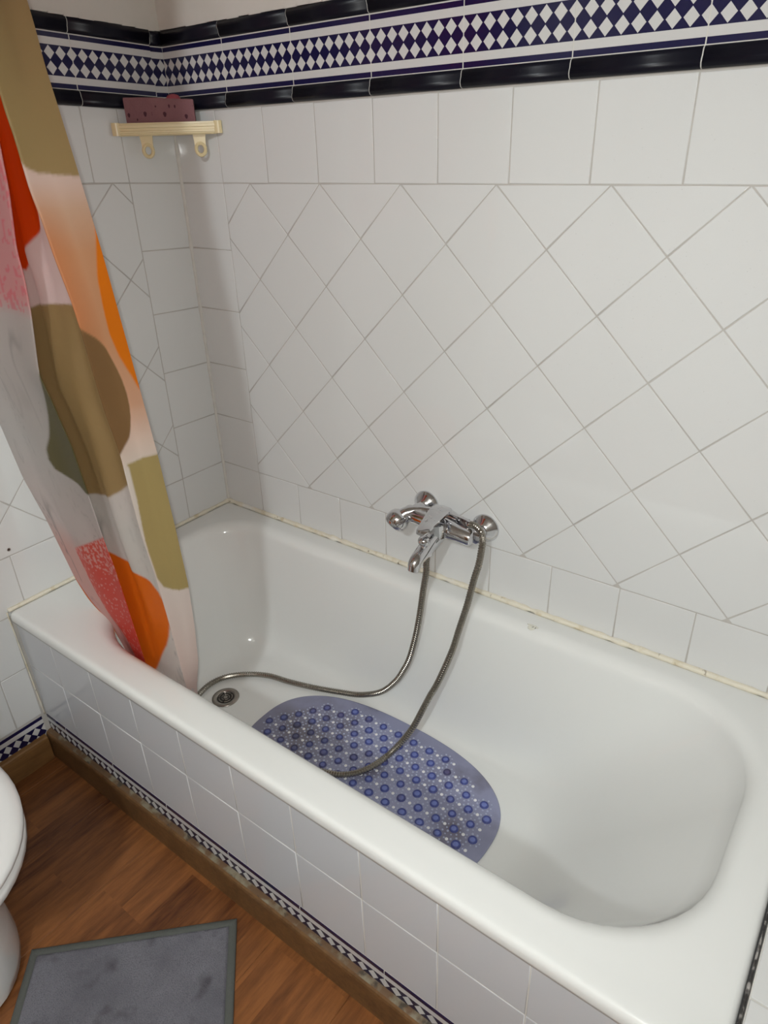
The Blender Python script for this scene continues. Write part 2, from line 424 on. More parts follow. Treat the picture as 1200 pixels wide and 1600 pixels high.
# ---- back wall
g = G(); g.box((-10, .1, FZ), (XR + 10, 10, ZC + 5))
for z0, up in ((Z_LOW, False), (Z_UP, True)):     # white grout body behind the mouldings, seen in their joints
    pr = [(d * .93 - .06, z) for d, z in MPROF] if not up else [(d * .93 - .06, 2.97 - z * 1.03) for d, z in MPROF]
    g.loft([[(x, -d, z0 + z) for d, z in pr] for x in (0, XR)], 1, True, True, closed=False)
g.box((0, -.0, 17.9), (XR, .2, 28.6), 1)
wall_back = mk('wall_back', g, [M['grout'], M['grout_w']], kind='structure', base=(90, 5, FZ))
tag(wall_back, 'white tiled wall along the bathtub with the blue and white border', 'wall')
cuts = [T * k for k in range(0, 16)] + [XR]
row('back', cuts, 0, T, wall_back)
for k in range(5): row('back', [0, T], -(k + 1) * T, -k * T, wall_back)
row('back', cuts, -88.2, -5 * T, wall_back)
D = 21.255
def diag(w_, apex, a0, a1, b0, b1, parent, ks):
    h = D / 2
    for k in ks:
        for j in range(-1, 5):
            for c in ((apex + D * k, -h - D * j), (apex + h + D * k, -D * j)):
                p = clip([(c[0], c[1] - h), (c[0] + h, c[1]), (c[0], c[1] + h), (c[0] - h, c[1])], a0, a1, b0, b1)
                if p: tile(w_, shear(w_, p), parent)
diag('back', 45.34, T, XR, -5 * T, 0, wall_back, range(-3, 10))
x = 0.0
for k in range(12):
    a1 = min(BW, XR - x)
    border('back', x, Z_B, wall_back, 0, a1); mould('back', x, Z_LOW, a1, wall_back); mould('back', x, Z_UP, a1, wall_back, True)
    x += BW
g = G(); g.box((-1, -.35, 31.3), (XR, .3, ZC + 1))
for k in range(71):                                  # ragged lower edge of the plaster over the mouldings
    x0 = k * 3.3; h = random.uniform(.05, .45)
    g.box((x0, -.6, 31.35 - h * .5), (x0 + 3.4, 0, 31.6), 0)
mk('plaster', g, M['plaster'], wall_back)

# ---- left wall
g = G(); g.box((-10, YF, FZ), (-.1, .1, ZC + 5))
SL = -.035
for z0, up in ((Z_LOW, False), (Z_UP, True)):
    pr = [(d * .93 - .06, z) for d, z in MPROF] if not up else [(d * .93 - .06, 2.97 - z * 1.03) for d, z in MPROF]
    g.loft([[(d, y, z0 + z + SL * y) for d, z in pr] for y in (0, -124)], 1, True, True, closed=False)
g.add([(0.0, 0, 17.9), (0.0, -124, 17.9 - 124 * SL), (0.0, -124, 28.6 - 124 * SL), (0.0, 0, 28.6)], [(0, 1, 2, 3)], 1)
wall_left = mk('wall_left', g, [M['grout'], M['grout_w']], kind='structure', base=(-5, -100, FZ))
tag(wall_left, 'white tiled wall at the drain end behind the shower curtain', 'wall')
lc = [0, -T, -24.2, -39.3, -54.3, -69.4, -84.4, -99.5, -114.5, -124]
row('left', lc, 0, T, wall_left)
for k in range(5): row('left', [0, -T], -(k + 1) * T, -k * T, wall_left)
lb = [0, -T, -24.2, -35.4, -50.4, -65.5, -80.5, -95.6, -110.6, -124]
row('left', lb, -88.2 if False else -90.0, -5 * T, wall_left)
ll = [-69.9, -76.6, -91.6, -106.7, -124]
row('left', ll, -105.4, -90.0, wall_left); row('left', ll, -120.6, -105.4, wall_left)
diag('left', -19.6, -124, -T, -5 * T, 0, wall_left, range(-6, 2))
sl = math.atan(SL)
y = -3.6
mould('left', y, Z_LOW - SL * 0, 3.6, wall_left); mould('left', y, Z_UP, 3.6, wall_left, True)
border('left', y, Z_B, wall_left, 0, 3.6)
for k in range(6):
    y -= BW
    border('left', y, Z_B + SL * y, wall_left, 0, BW, sl); mould('left', y, Z_LOW + SL * y, BW, wall_left, False, sl); mould('left', y, Z_UP + SL * y, BW, wall_left, True, sl)
# low border of the left wall, half hidden by the skirting
y = -70.2
for k in range(3):
    y -= BW; border('left', y, -121.2 - BH, wall_left)
g = G(); g.add([(-.05, .1, 31.2), (.35, .1, 31.2), (.35, -124, 31.2 - 124 * SL), (-.05, -124, 31.2 - 124 * SL)] + [(-.05, .1, ZC + 1), (.35, .1, ZC + 1), (.35, -124, ZC + 1), (-.05, -124, ZC + 1)],
               [(0, 1, 2, 3), (4, 7, 6, 5), (0, 4, 5, 1), (1, 5, 6, 2), (2, 6, 7, 3), (3, 7, 4, 0)])
for k in range(26):
    y0 = -k * 3.4; h = random.uniform(.05, .5)
    g.box((0, y0 - 3.5, 31.4 - h * .6 + SL * y0), (.6, y0, 31.7 + SL * y0))
mk('plaster', g, M['plaster'], wall_left)
g = G(); g.lathe((.02, -65.3, -73.6), (1, 0, 0), [(0, .42), (.05, .42), (.06, .24), (.03, .2)], 10, 0)
g.lathe((.02, -65.3, -73.6), (1, 0, 0), [(.0, .2), (.065, .2)], 10, 1)
mk('screw_hole', g, [M['steel'], M['dark']], wall_left)
g = G(); g.box((-10, YF, FZ), (.3, -124, ZC)); mk('plaster', g, M['ceil'], wall_left)

# ---- rest of the room shell
g = G(); g.box((XR, YF, FZ), (XR + 10, .1, ZC)); o = mk('wall_right', g, M['rear'], kind='structure'); tag(o, 'plain wall beyond the tiled ledge', 'wall')
g = G(); g.box((-10, YF - 10, FZ), (XR + 10, YF, ZC)); o = mk('wall_rear', g, M['rear'], kind='structure'); tag(o, 'pale wall at the far side of the bathroom', 'wall')
g = G(); g.box((-10, YF - 10, ZC), (XR + 10, 10, ZC + 10)); o = mk('ceiling', g, M['ceil'], kind='structure'); tag(o, 'pale ceiling over the bathroom', 'ceiling')
g = G(); g.box((95, YF, FZ), (175, YF + 4, FZ + 203), 0, .5)
door = mk('door_1', g, M['door'], kind='structure'); tag(door, 'brown wooden door in the rear wall', 'door')
for z0, z1 in ((FZ + 20, FZ + 95), (FZ + 108, FZ + 190)):
    g = G(); g.box((108, YF + 4, z0), (162, YF + 4.8, z1), 0, .3); mk('door_panel', g, M['door'], door)
g = G(); g.tube(catmull([(101, YF + 4, FZ + 102), (101, YF + 9, FZ + 102), (103, YF + 9.5, FZ + 102), (113, YF + 9.5, FZ + 102)], 5), 1, 10); mk('handle', g, M['chrome'], door, True)

# ---- low tiled front of the bathtub and the ledge at its right end
g = G(); g.box((.0, -68.9, FZ), (XR, -63.2 - 3.2, -92)); g.box((159.9, -68.9, FZ), (XR, .0, -88.3))
wall_front = mk('wall_front', g, M['grout_w'], kind='structure'); tag(wall_front, 'low white tiled front of the bathtub above the brown skirting', 'wall')
fc = [0] + [T * k for k in range(1, 16)] + [XR]
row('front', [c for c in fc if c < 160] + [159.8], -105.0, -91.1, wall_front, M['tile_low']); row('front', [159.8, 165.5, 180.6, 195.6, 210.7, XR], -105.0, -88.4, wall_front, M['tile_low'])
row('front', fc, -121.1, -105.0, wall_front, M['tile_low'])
x = 9.0 - BW
for k in range(12):
    a0 = max(0, -x); a1 = min(BW, XR - x)
    if a1 > a0: border('front', x, -121.3 - BH, wall_front, a0, a1)
    x += BW
for a0, a1 in ((159.9, 174.6), (174.6, 189.7), (189.7, 204.8), (204.8, 219.9), (219.9, XR)):
    for b0, b1 in ((-69, -59.1), (-59.1, -44.1), (-44.1, -29), (-29, -14), (-14, 0)):
        tile('ledge', rect(a0, a1, b0, b1), wall_front, M['tile'])

# ---- floor of laminate planks
g = G(); g.box((-10, YF, FZ - 10), (XR, -60, FZ - .35)); floor = mk('floor', g, M['dark'], kind='structure'); tag(floor, 'warm brown wood laminate floor of long planks', 'floor')
PM = {}
for k in range(13):
    x0 = -13.25 + 19.25 * k; y = -62 - random.uniform(0, 60)
    ys = [-64]
    while ys[-1] > YF: ys.append(ys[-1] - (random.uniform(35, 110) if len(ys) == 1 else 128))
    for y1, y0 in zip(ys, ys[1:]):
        y0 = max(y0, YF)
        g = G(); b = .06
        g.loft([[(x, y_, z) for x, y_ in ((x0 + i, y0 + i), (x0 + 19.25 - i, y0 + i), (x0 + 19.25 - i, y1 - i), (x0 + i, y1 - i))] for z, i in ((FZ - .3, .02), (FZ - .06, .02), (FZ, .09))], 0, False, True)
        mk('plank', g, M['plank'], floor)

# ---- skirtings
def skirting(name, a, b, out, h, th, m, mtop, label, wav):
    a, b = Vector(a), Vector(b); n = 60; g = G(); rings = []
    for i in range(n + 1):
        p = a.lerp(b, i / n); q = Vector(out)
        dz = mnoise.noise(Vector((i * .9, wav, 0))) * .22
        pr = [(0, 0), (th, 0), (th, h - 1.0), (th - .15, h - .45), (th - .5, h - .12), (th - .9, h + dz * .2), (0, h + .1 + dz)]
        rings.append([p + q * d + Vector((0, 0, z)) for d, z in pr])
    for k in range(n):
        for i in range(6):
            g.add([rings[k][i], rings[k][i + 1], rings[k + 1][i + 1], rings[k + 1][i]], [(0, 1, 2, 3)], 1 if i >= 4 else 0)
    g.add(rings[0], [tuple(range(7))]); g.add(rings[-1], [tuple(range(6, -1, -1))])
    import bmesh
    o = mk(name, g, [m, mtop], kind='structure')
    bm = bmesh.new(); bm.from_mesh(o.data); bmesh.ops.remove_doubles(bm, verts=bm.verts, dist=1e-5); bmesh.ops.recalc_face_normals(bm, faces=bm.faces); bm.to_mesh(o.data); bm.free()
    tag(o, label, 'skirting'); return o
skirting('baseboard_back', (0.1, -68.95, FZ), (XR, -68.95, FZ), (0, -1, 0), 8.2, 1.75, M['skirt'], M['skirt_dirty'], 'dark brown wooden skirting with grimy top along the tub front', 1.3)
skirting('baseboard_left', (.05, -124, FZ), (.05, -71.0, FZ), (1, 0, 0), 7.6, 1.5, M['skirt_l'], M['skirt_l'], 'lighter brown wooden skirting at the foot of the left wall', 4.1)

# ---- sealant beads (structure)
def bead(name, pts, r, m, label, seed, jit=.35, n=7, taper=None):
    pts = catmull(pts, 1 if len(pts) > 40 else 40); rad = []
    for i, p in enumerate(pts):
        rad.append(r * (1 + jit * mnoise.noise(Vector((i * .35, seed, 0))) * 1.6))
    rad = [q * taper(i / (len(pts) - 1)) for i, q in enumerate(rad)] if taper else rad
    g = G(); g.tube(pts, rad, n); o = mk(name, g, m, kind='structure', smooth=True); tag(o, label, 'sealant'); return o
def line(a, b, n): return [Vector(a).lerp(Vector(b), i / n) for i in range(n + 1)]
bead('trim_1', line((0, -.15, -88.15), (160, -.15, -88.25), 200), .72, M['sealant'], 'stained cream sealant bead between back wall and bathtub', 1)
bead('trim_2', line((.15, 0, -88.15), (.15, -69.8, -88.2), 90), .6, M['sealant'], 'stained cream sealant bead between left wall and bathtub', 5)
bead('trim_3', line((159.55, -70, -88.35), (159.55, -1, -88.35), 90), .27, M['mould'], 'black mouldy joint between bathtub and tiled ledge', 9, .5, taper=lambda t: 1 - .6 * min(1, t * 3))
bead('trim_4', line((.05, -.05, -88), (.05, -.05, 15.4), 90), .55, M['grout_w'], 'pale grout bead down the tiled corner', 12, .3)
bead('trim_5', line((.1, -70.1, -88.6), (.1, -69.4, -121), 40), .17, M['sealant'], 'cracked grey sealant down the left end of tub front', 15, .5)

# ------------------------------------------------------------------ bathtub
tub = thing('bathtub', 'long white enamelled bathtub with rounded basin', 'bathtub', (80, -35, -128))
NT = 24
def rr(x0, x1, y0, y1, r):
    """rounded rectangle, 4*NT + straight pieces, always the same count; r may be four radii (bl, br, tr, tl)"""
    if not isinstance(r, (tuple, list)): r = (r,) * 4
    cs = [((x0 + r[0], y0 + r[0]), PI, r[0]), ((x1 - r[1], y0 + r[1]), 1.5 * PI, r[1]), ((x1 - r[2], y1 - r[2]), 0, r[2]), ((x0 + r[3], y1 - r[3]), .5 * PI, r[3])]
    out = []
    arcs = []
    for (cx, cy), a0, q in cs: arcs.append([(cx + q * math.cos(a0 + .5 * PI * k / 11), cy + q * math.sin(a0 + .5 * PI * k / 11)) for k in range(12)])
    for i in range(4):
        out += arcs[i]
        p, q = arcs[i][-1], arcs[(i + 1) % 4][0]
        for k in range(1, 12): out.append((p[0] + (q[0] - p[0]) * k / 12, p[1] + (q[1] - p[1]) * k / 12))
    return out
RZ, BZ = -88.3, -125.0
rings = []
OX0, OX1, OY0, OY1 = .25, 159.3, -70.0, -.25
for z, i in ((-91.2, .35), (-91.0, .05), (-90.4, 0), (-89.5, 0), (-88.9, .18), (-88.5, .5), (-88.33, .95), (-88.3, 1.5)):
    rings.append([(a, b, z) for a, b in rr(OX0 + i, OX1 - i, OY0 + i, OY1 - i, max(.4, 1.2 - i * .3))])
LX0, LX1, LY0, LY1 = 6.0, 155.2, -64.3, -4.6        # where the flat rim starts to roll in
LR = (29, 20, 19, 14)
for f in (.6, 1.0):
    i0 = 1.5
    rings.append([(a * (1 - f) + c * f, b * (1 - f) + d * f, RZ) for (a, b), (c, d) in zip(rr(OX0 + i0, OX1 - i0, OY0 + i0, OY1 - i0, .75), rr(LX0, LX1, LY0, LY1, LR))])
LIP = 3.0
for k in range(1, 7):
    t = .5 * PI * k / 6 * .93; i = LIP * math.sin(t); z = RZ - LIP * (1 - math.cos(t))
    rings.append([(a, b, z) for a, b in rr(LX0 + i, LX1 - i, LY0 + i, LY1 - i, [q - .25 * i for q in LR])])
zl = RZ - LIP * (1 - math.cos(.5 * PI * .93)); z_f = -115.5
def wallring(u):
    return (9.0 + 6.5 * u, 152.2 - 21.5 * u ** 1.05, -61.3 + 3.3 * u, -7.6 - 3.2 * u, [28.2 - 13 * u, 19.2 - 3 * u, 18.2 - 2 * u, 13.3 - 1 * u])
for k in range(1, 9):
    u = k / 8; z = zl + (z_f - zl) * u
    x0, x1, y0, y1, r_ = wallring(u); rings.append([(a, b, z) for a, b in rr(x0, x1, y0, y1, r_)])
x0, x1, y0, y1, r_ = wallring(1)
ub = 1 + (z_f - BZ) / (zl - z_f)          # the wall line run on to the floor: middle point of the fillet
q0, q1, q2 = wallring(1), wallring(ub), None
hin = (5.5, 5.5, 4.0, 4.0)
q2 = (q1[0] + hin[0], q1[1] - hin[1], q1[2] + hin[2], q1[3] - hin[3])
for k in range(1, 11):
    t = k / 10; A_, B_, C_ = (1 - t) ** 2, 2 * t * (1 - t), t * t
    e4 = [q0[i] * A_ + q1[i] * B_ + q2[i] * C_ for i in range(4)]
    rings.append([(a, b, z_f * A_ + BZ * (B_ + C_)) for a, b in rr(*e4, [q - 3 * t for q in q0[4]])])
fx0, fx1, fy0, fy1 = q2
for i in (3, 9, 16):
    rings.append([(a, b, BZ) for a, b in rr(fx0 + i, fx1 - i, fy0 + i, fy1 - i, max(2, 9 - i * .5))])
g = G(); g.loft(rings, 0, False, True)
mk('tub_shell', g, M['enamel'], tub, True, fix=True)
# drain
dc = (30.8, -35.6, BZ)
g = G(); g.lathe(dc, (0, 0, 1), [(-.1, 3.7), (.10, 3.7), (.28, 3.45), (.33, 3.0), (.30, 2.55), (.12, 2.35), (.06, 2.3)], 32, 0, (False, False))
fl = mk('drain_flange', g, M['steel'], tub, True)
g = G(); g.lathe(dc, (0, 0, 1), [(.05, 2.36), (.07, 2.36)], 28, 1)
for k in range(5):
    a = 2 * PI * k / 5 + .3
    c, s_ = math.cos(a), math.sin(a)
    for q in (1.0, 1.8):
        g.tube([(dc[0] + q * math.cos(a + t), dc[1] + q * math.sin(a + t), BZ + .13) for t in (0, .25, .5, .75, 1.0)], .14, 6)
g.lathe(dc, (0, 0, 1), [(.07, .6), (.2, .55), (.26, .25)], 14)
mk('drain_grate', g, [M['steel'], M['dark']], fl, 40)
# chip in the enamel
g = G(); cx, cy = 104.4, -5.5
def lip_z(y):
    i = max(0, LY1 - y); t = math.asin(min(1, i / LIP)); return RZ - LIP * (1 - math.cos(t))
pts = [(cx + (1.15 + .3 * math.sin(5 * a) + .2 * math.sin(3 * a + 1)) * math.cos(a), cy + .72 * (1 + .25 * math.sin(3 * a)) * math.sin(a)) for a in [2 * PI * k / 18 for k in range(18)]]
g.loft([[(a, b, lip_z(b) + .01) for a, b in pts], [(cx + (a - cx) * .9, cy + (b - cy) * .9, lip_z(cy + (b - cy) * .9) + .05) for a, b in pts],
        [(cx + (a - cx) * .35, cy + (b - cy) * .35, lip_z(cy + (b - cy) * .35) + .045) for a, b in pts]], 0, False, True)
o = mk('enamel_chip', g, M['chip'], tub); o['label'] = 'dull chipped spot on the back rim'

# ------------------------------------------------------------------ bath mat
MZ = -124.55
mat_o = thing('bath_mat', 'translucent blue non-slip mat with round suction cups in the tub', 'bath mat', (78, -35, BZ))
def mz(x, y):
    h = .55 * math.exp(-((y + 40.2 - .06 * (x - 92)) / 1.1) ** 2) * max(0, 1 - abs((x - 91) / 14) ** 2)
    h += .16 * (mnoise.noise(Vector((x * .07, y * .09, 2))) + .4)
    return MZ + max(0, h)
def mat_r(t, s_=1.0, ins=0):
    """superellipse outline"""
    e = 2.55; c, q = math.cos(t), math.sin(t)
    a, b = 33.5 - ins, 19.4 - ins
    return (78 + s_ * a * math.copysign(abs(c) ** (2 / e), c), -35 + s_ * b * math.copysign(abs(q) ** (2 / e), q))
n = 160; rings = []
for s_, dz, ins in ((1, -.38, .05), (1, -.15, 0), (1, .0, .12), (1, .02, .4)):
    rings.append([(lambda p: (p[0], p[1], mz(*p) + dz))(mat_r(2 * PI * k / n, s_, ins)) for k in range(n)])
for s_ in (.96, .9, .82, .74, .66, .58, .5, .42, .34, .26, .18, .1, .04):
    rings.append([(lambda p: (p[0], p[1], mz(*p)))(mat_r(2 * PI * k / n, s_)) for k in range(n)])
g = G(); g.loft(rings, 0, False, True); mk('sheet', g, M['vinyl'], mat_o, True)
def inside(x, y, m_): return abs((x - 78) / (33.5 - m_)) ** 2.55 + abs((y + 35) / (19.4 - m_)) ** 2.55 <= 1
g = G(); g.lathe((0, 0, FZ), (0, 0, 1), [(0, 1.05), (.20, .98), (.27, .80), (.16, .60)], 12, 0, (False, False)); g.lathe((0, 0, FZ), (0, 0, 1), [(.16, .60), (.24, .34)], 12, 1, (False, True))
me_cup = None
px, py = 4.66, 3.04
cups = []
for j in range(-7, 8):
    y = -35.3 + py * j; off = 0 if j % 2 else px / 2
    for i in range(-9, 10):
        x = 77.55 + px * i + off
        if inside(x, y, 2.7): cups.append((x, y))
for (x, y) in cups:
    z = mz(x, y) + .0
    if me_cup is None:
        o = mk('suction_cup', g, [M['cup'], M['cup2']], mat_o, 50, base=(0, 0, FZ)); me_cup = o.data
        ORG[o.name] = W((x, y, z)); o.location = W((x, y, z)) - ORG[mat_o.name]
    else:
        o = inst('suction_cup', me_cup, W((x, y, z)), mat_o)
    o.rotation_euler = (0, 0, random.uniform(0, 1)); s_ = random.uniform(.92, 1.06); o.scale = (s_, s_, 1)
g = G(); g2 = G()
for (x, y) in cups:
    dx = x + px / 2
    if inside(dx, y, 2.2): g.lathe((dx, y, mz(dx, y)), (0, 0, 1), [(0, .40), (.12, .32), (.17, .12)], 8, 0, (False, True))
    for k in range(9):
        a = 2 * PI * k / 9 + random.uniform(-.1, .1); q = random.uniform(1.5, 1.75)
        xx, yy = x + q * math.cos(a), y + q * .92 * math.sin(a)
        if inside(xx, yy, 1.6) and math.hypot(xx - dx, yy - y) > .6 and math.hypot(xx - dx + px, yy - y) > .6:
            r_ = random.uniform(.2, .32); g2.lathe((xx, yy, mz(xx, yy)), (0, 0, 1), [(0, r_), (r_ * .45, r_ * .75), (r_ * .65, r_ * .25)], 6, 0, (False, True))
mk('pale_dots', g, M['dot'], mat_o, True, kind='stuff'); mk('clear_pips', g2, M['pip'], mat_o, True, kind='stuff')

# ------------------------------------------------------------------ mixer tap
mix = thing('mixer_tap', 'chrome bath mixer with lever and short spout on the back wall', 'tap', (81, -.2, -76))
for (ex, ez) in ((72.9, -69.0), (88.9, -70.6)):
    g = G(); g.lathe((ex, .0, ez), (0, -1, 0), [(0, 3.35), (.25, 3.4), (.55, 3.3), (1.3, 2.6), (1.9, 1.9), (2.3, 1.55), (2.4, 1.3)], 36); mk('escutcheon', g, M['chrome'], mix, 40)
    g = G(); g.lathe((ex, -1.6, ez), (0, -1, 0), [(0, 1.35), (2.0, 1.35), (2.1, 1.3)], 24)
    g.lathe((ex, -3.6, ez), (0, -1, 0), [(0, 1.55), (.1, 1.75), (1.7, 1.75), (1.85, 1.5)], 6); mk('union_nut', g, M['chrome'], mix, 40)
g = G()
prof = [(-9.9, 1.2), (-9.7, 1.75), (-9.3, 1.95), (-5, 2.0), (-3, 2.25), (0, 2.45), (3, 2.25), (5, 2.0), (7.6, 1.95), (8.0, 1.75), (8.2, 1.2)]
g.lathe((81, -6.3, -69.8), (1, 0, -.09), prof, 28); body = mk('body', g, M['chrome'], mix, 40)
g = G(); pth = catmull([(81, -6.8, -70.2), (81.1, -9, -71.0), (81.2, -12, -71.9), (81.2, -15, -72.8), (81.2, -17.0, -73.5), (81.2, -17.9, -74.6)], 5)
rad = [2.3 - .95 * (i / (len(pth) - 1)) ** .8 for i in range(len(pth))]
g.tube(pth, rad, 20); sp = mk('spout', g, M['chrome'], mix, 50)
g = G(); g.lathe((81.2, -17.6, -74.3), (0, -.25, -1), [(0, 1.36), (1.1, 1.36), (1.2, 1.25), (1.15, .9)], 20); mk('aerator', g, M['chrome'], sp, 40)
g = G(); g.lathe((81.3, -8.6, -70.6), (.05, -.12, 1), [(0, 2.35), (1.2, 2.25), (2.9, 2.05), (3.3, 2.0), (3.4, 1.75)], 12); mk('cartridge_cap', g, M['chrome'], mix, 20)
# lever: a flat tapering paddle
g = G(); rings = []
for (yy, zz, hw, th) in ((-5.2, -65.6, 1.1, .35), (-5.7, -65.3, 2.0, .55), (-7.6, -65.0, 2.35, .75), (-10, -65.3, 2.15, .62), (-13, -65.9, 1.75, .5), (-15.8, -66.5, 1.35, .42), (-16.5, -66.75, .95, .28)):
    cxl = 81.4 + (-yy - 7) * .06
    rings.append([(cxl + hw * c, yy, zz + th * s_) for c, s_ in ((1, -.5), (1, .35), (.8, .8), (0, 1), (-.8, .8), (-1, .35), (-1, -.5), (-.7, -1), (.7, -1))])
g.loft(rings, 0, True, True); lever = mk('lever', g, M['chrome'], mix, 35)
g = G()
for k in range(14):
    yy = random.uniform(-13.5, -6.5); xx = 81.4 + (-yy - 7) * .06 + random.uniform(-1.1, 1.1); zz = -65.0 - max(0, -yy - 7.6) * .17 + .78 - abs(xx - 81.6) * .12
    g.lathe((xx, yy, zz - .12), (0, 0, 1), [(0, .16), (.08, .13), (.13, .05)], 7)
mk('water_drops', g, M['glassdrop'], lever, True, kind='stuff')
g = G(); g.lathe((81.6, -14.6, -72.0), (0, .1, 1), [(0, .55), (1.6, .5)], 14); g.lathe((81.6, -14.45, -70.6), (0, .1, 1), [(0, .6), (.25, 1.15), (.8, 1.4), (1.4, 1.35), (1.9, 1.0), (2.1, .4)], 20); mk('diverter_knob', g, M['chrome'], mix, 40)
g = G(); g.lathe((79.3, -9.0, -71.4), (-.02, -.03, -1), [(0, 1.1), (2.4, 1.0), (2.5, .95), (4.6, .95), (4.8, .8)], 16); mk('hose_outlet', g, M['chrome'], mix, 40)
g = G()      # cradle that holds the hand shower: two prongs rising behind the body
for sx in (-1, 1):
    g.tube(catmull([(77.4 + sx * .1, -4.6 + sx * 1.0, -68.3), (77.4, -4.75 + sx * 1.75, -68.2), (77.4, -4.75 + sx * 1.75, -67.2), (77.4, -4.75 + sx * 1.6, -66.7)], 4), .38, 8)
g.box((76.7, -6.2, -69.9), (78.1, -3.6, -69.3), 0, .1); mk('cradle', g, M['chrome'], mix, 40)

# hand shower lying in the cradle
hs = thing('hand_shower', 'small chrome hand shower lying across the top of the mixer', 'hand shower', (78, -5.5, -70))
g = G(); pth = catmull([(71.2, -8.0, -69.3), (72.2, -7.1, -68.5), (73.6, -6.1, -68.1), (75.8, -5.1, -67.95), (80.6, -4.3, -67.9), (84.6, -4.5, -67.9)], 6)
nn = len(pth); rad = [1.75 - .75 * (i / (nn - 1)) ** .7 for i in range(nn)]
g.tube(pth, rad, 18); hd = mk('handle', g, M['chrome'], hs, 60)
ax = Vector((-.45, -.55, -.72)).normalized()
g = G(); g.lathe(Vector((70.6, -8.4, -69.9)) - ax * 1.9, ax, [(0, .5), (.25, 1.5), (.8, 2.2), (1.6, 2.6), (2.4, 2.7), (3.0, 2.62), (3.1, 2.5), (3.2, 2.62), (3.7, 2.5), (4.0, 2.2)], 28); hdh = mk('shower_head', g, M['chrome'], hs, 40)
g = G(); g.lathe(Vector((70.6, -8.4, -69.9)) + ax * 2.05, ax, [(0, 2.1), (.15, 2.05), (.22, .2)], 24); mk('spray_plate', g, M['steel'], hdh)
g = G(); a = Vector((84.3, -4.45, -67.9)); b = Vector((87.6, -5.0, -67.9)); g.lathe(a, b - a, [(0, .95), (.1, 1.05), (2.6, 1.0), (2.7, .85), (3.35, .85)], 10); mk('hose_nut', g, M['chrome'], hs, 25)

# shower hose
hose = thing('shower_hose', 'ribbed steel shower hose looping from the mixer into the tub', 'hose', (78, -25, BZ))
HP = [(79.3, -9.15, -75.6), (79.0, -9.2, -76.8), (78.8, -9.3, -78.8), (78.9, -9.5, -81.3), (78.5, -10.2, -86.4), (78.1, -11.0, -92.6), (77.2, -11.6, -99.3), (75.9, -12.3, -105.8), (74.4, -12.6, -109.9), (71.7, -12.9, -115.2),
      (67.3, -13.6, -120.5), (61.4, -14.9, -123.6), (55.8, -16.9, -124.1), (49.0, -19.5, -124.1), (41.7, -21.7, -124.1), (34.8, -23.3, -124.1), (29.2, -26.5, -124.1), (25.5, -30.4, -124.1), (24.1, -34.2, -124.1),
      (24.4, -38.4, -124.1), (26.5, -44, -124.1), (31, -48, -124.1), (38, -49.6, -124.1), (45, -48.6, -123.6), (52, -47, -123.1), (60, -44.6, -123.1), (66, -42.2, -123.1), (71.5, -40.3, -123.25), (74.9, -38.5, -123.3), (77.5, -35.7, -123.3), (79.1, -32.2, -123.3), (80.1, -27.9, -123.1),
      (81.7, -24.6, -120.7), (83.7, -22.5, -116.5), (85.1, -20.5, -111.8), (86.1, -18.7, -108.1), (87.3, -17.0, -104.4), (89.5, -15.0, -96.1), (90.2, -13.2, -90.7), (91.1, -11.3, -84.4), (91.8, -10.0, -78.4), (92.5, -9.3, -74.4), (92.8, -8.8, -70.5), (92.6, -8.2, -68.5), (91.7, -7.5, -67.3), (89.6, -6.2, -67.15), (87.7, -5.05, -67.9)]
cl = catmull(HP, 12); seg = [0]
for a, b in zip(cl, cl[1:]): seg.append(seg[-1] + (b - a).length)
cl_np = np.array([tuple(p) for p in cl]); tot = seg[-1]; pitch = .62
q = np.arange(0, tot, pitch / 4)
pp = np.stack([np.interp(q, seg, cl_np[:, i]) for i in range(3)], 1)
rr_ = [(.80, .80, .66, .66)[i % 4] for i in range(len(q))]
g = G(); g.tube([tuple(p) for p in pp], rr_, 10); mk('hose_coil', g, M['hose'], hose, 35)
g = G(); g.lathe((79.3, -9.1, -75.2), (-.05, -.02, -1), [(0, .92), (.1, 1.0), (1.4, .95), (1.5, .75)], 8); mk('hose_ferrule', g, M['chrome'], hose, 25)

# ------------------------------------------------------------------ corner shelf, sponge
sh = thing('corner_shelf', 'cream plastic corner shelf with two hanging loops under the border', 'shelf', (6, -6, 10.3))
def tri(s_, b, o_=.35):
    """corner triangle: legs along both walls, front corners cut"""
    return [(o_, -o_), (s_ - o_ - b * .2, -o_), (s_ - o_, -o_ - b * .6), (s_ - o_ - b * .4, -o_ - b), (o_ + b, -(s_ - o_ - b * .4)), (o_ + b * .6, -(s_ - o_)), (o_, -(s_ - o_ - b * .2))]
g = G(); g.loft([[(a, b, z) for a, b in tri(s_, 1.4, o_)] for s_, o_, z in ((16.4, .35, 10.3), (16.8, .35, 10.6), (17.0, .35, 12.5), (16.9, .4, 12.85), (16.4, .6, 12.85), (16.1, .8, 12.5), (15.9, .9, 11.5))], 0, True, True)
mk('tray', g, M['cream'], sh, 30)
g = G(); e = Vector((1, 1, 0)).normalized(); o_ = Vector((1, -1, 0)).normalized()
mid = Vector((8.9, -8.9, 0))
for z0, z1, d in ((10.75, 11.35, .42), (11.75, 12.55, .55)):
    g.loft([[mid + e * t + o_ * (q - .25) + Vector((0, 0, z)) for q, z in ((0, z0), (d, z0 + .12), (d, z1 - .12), (0, z1))] for t in (-10.6, 10.6)], 0, True, True)
mk('front_rail', g, M['cream'], sh)
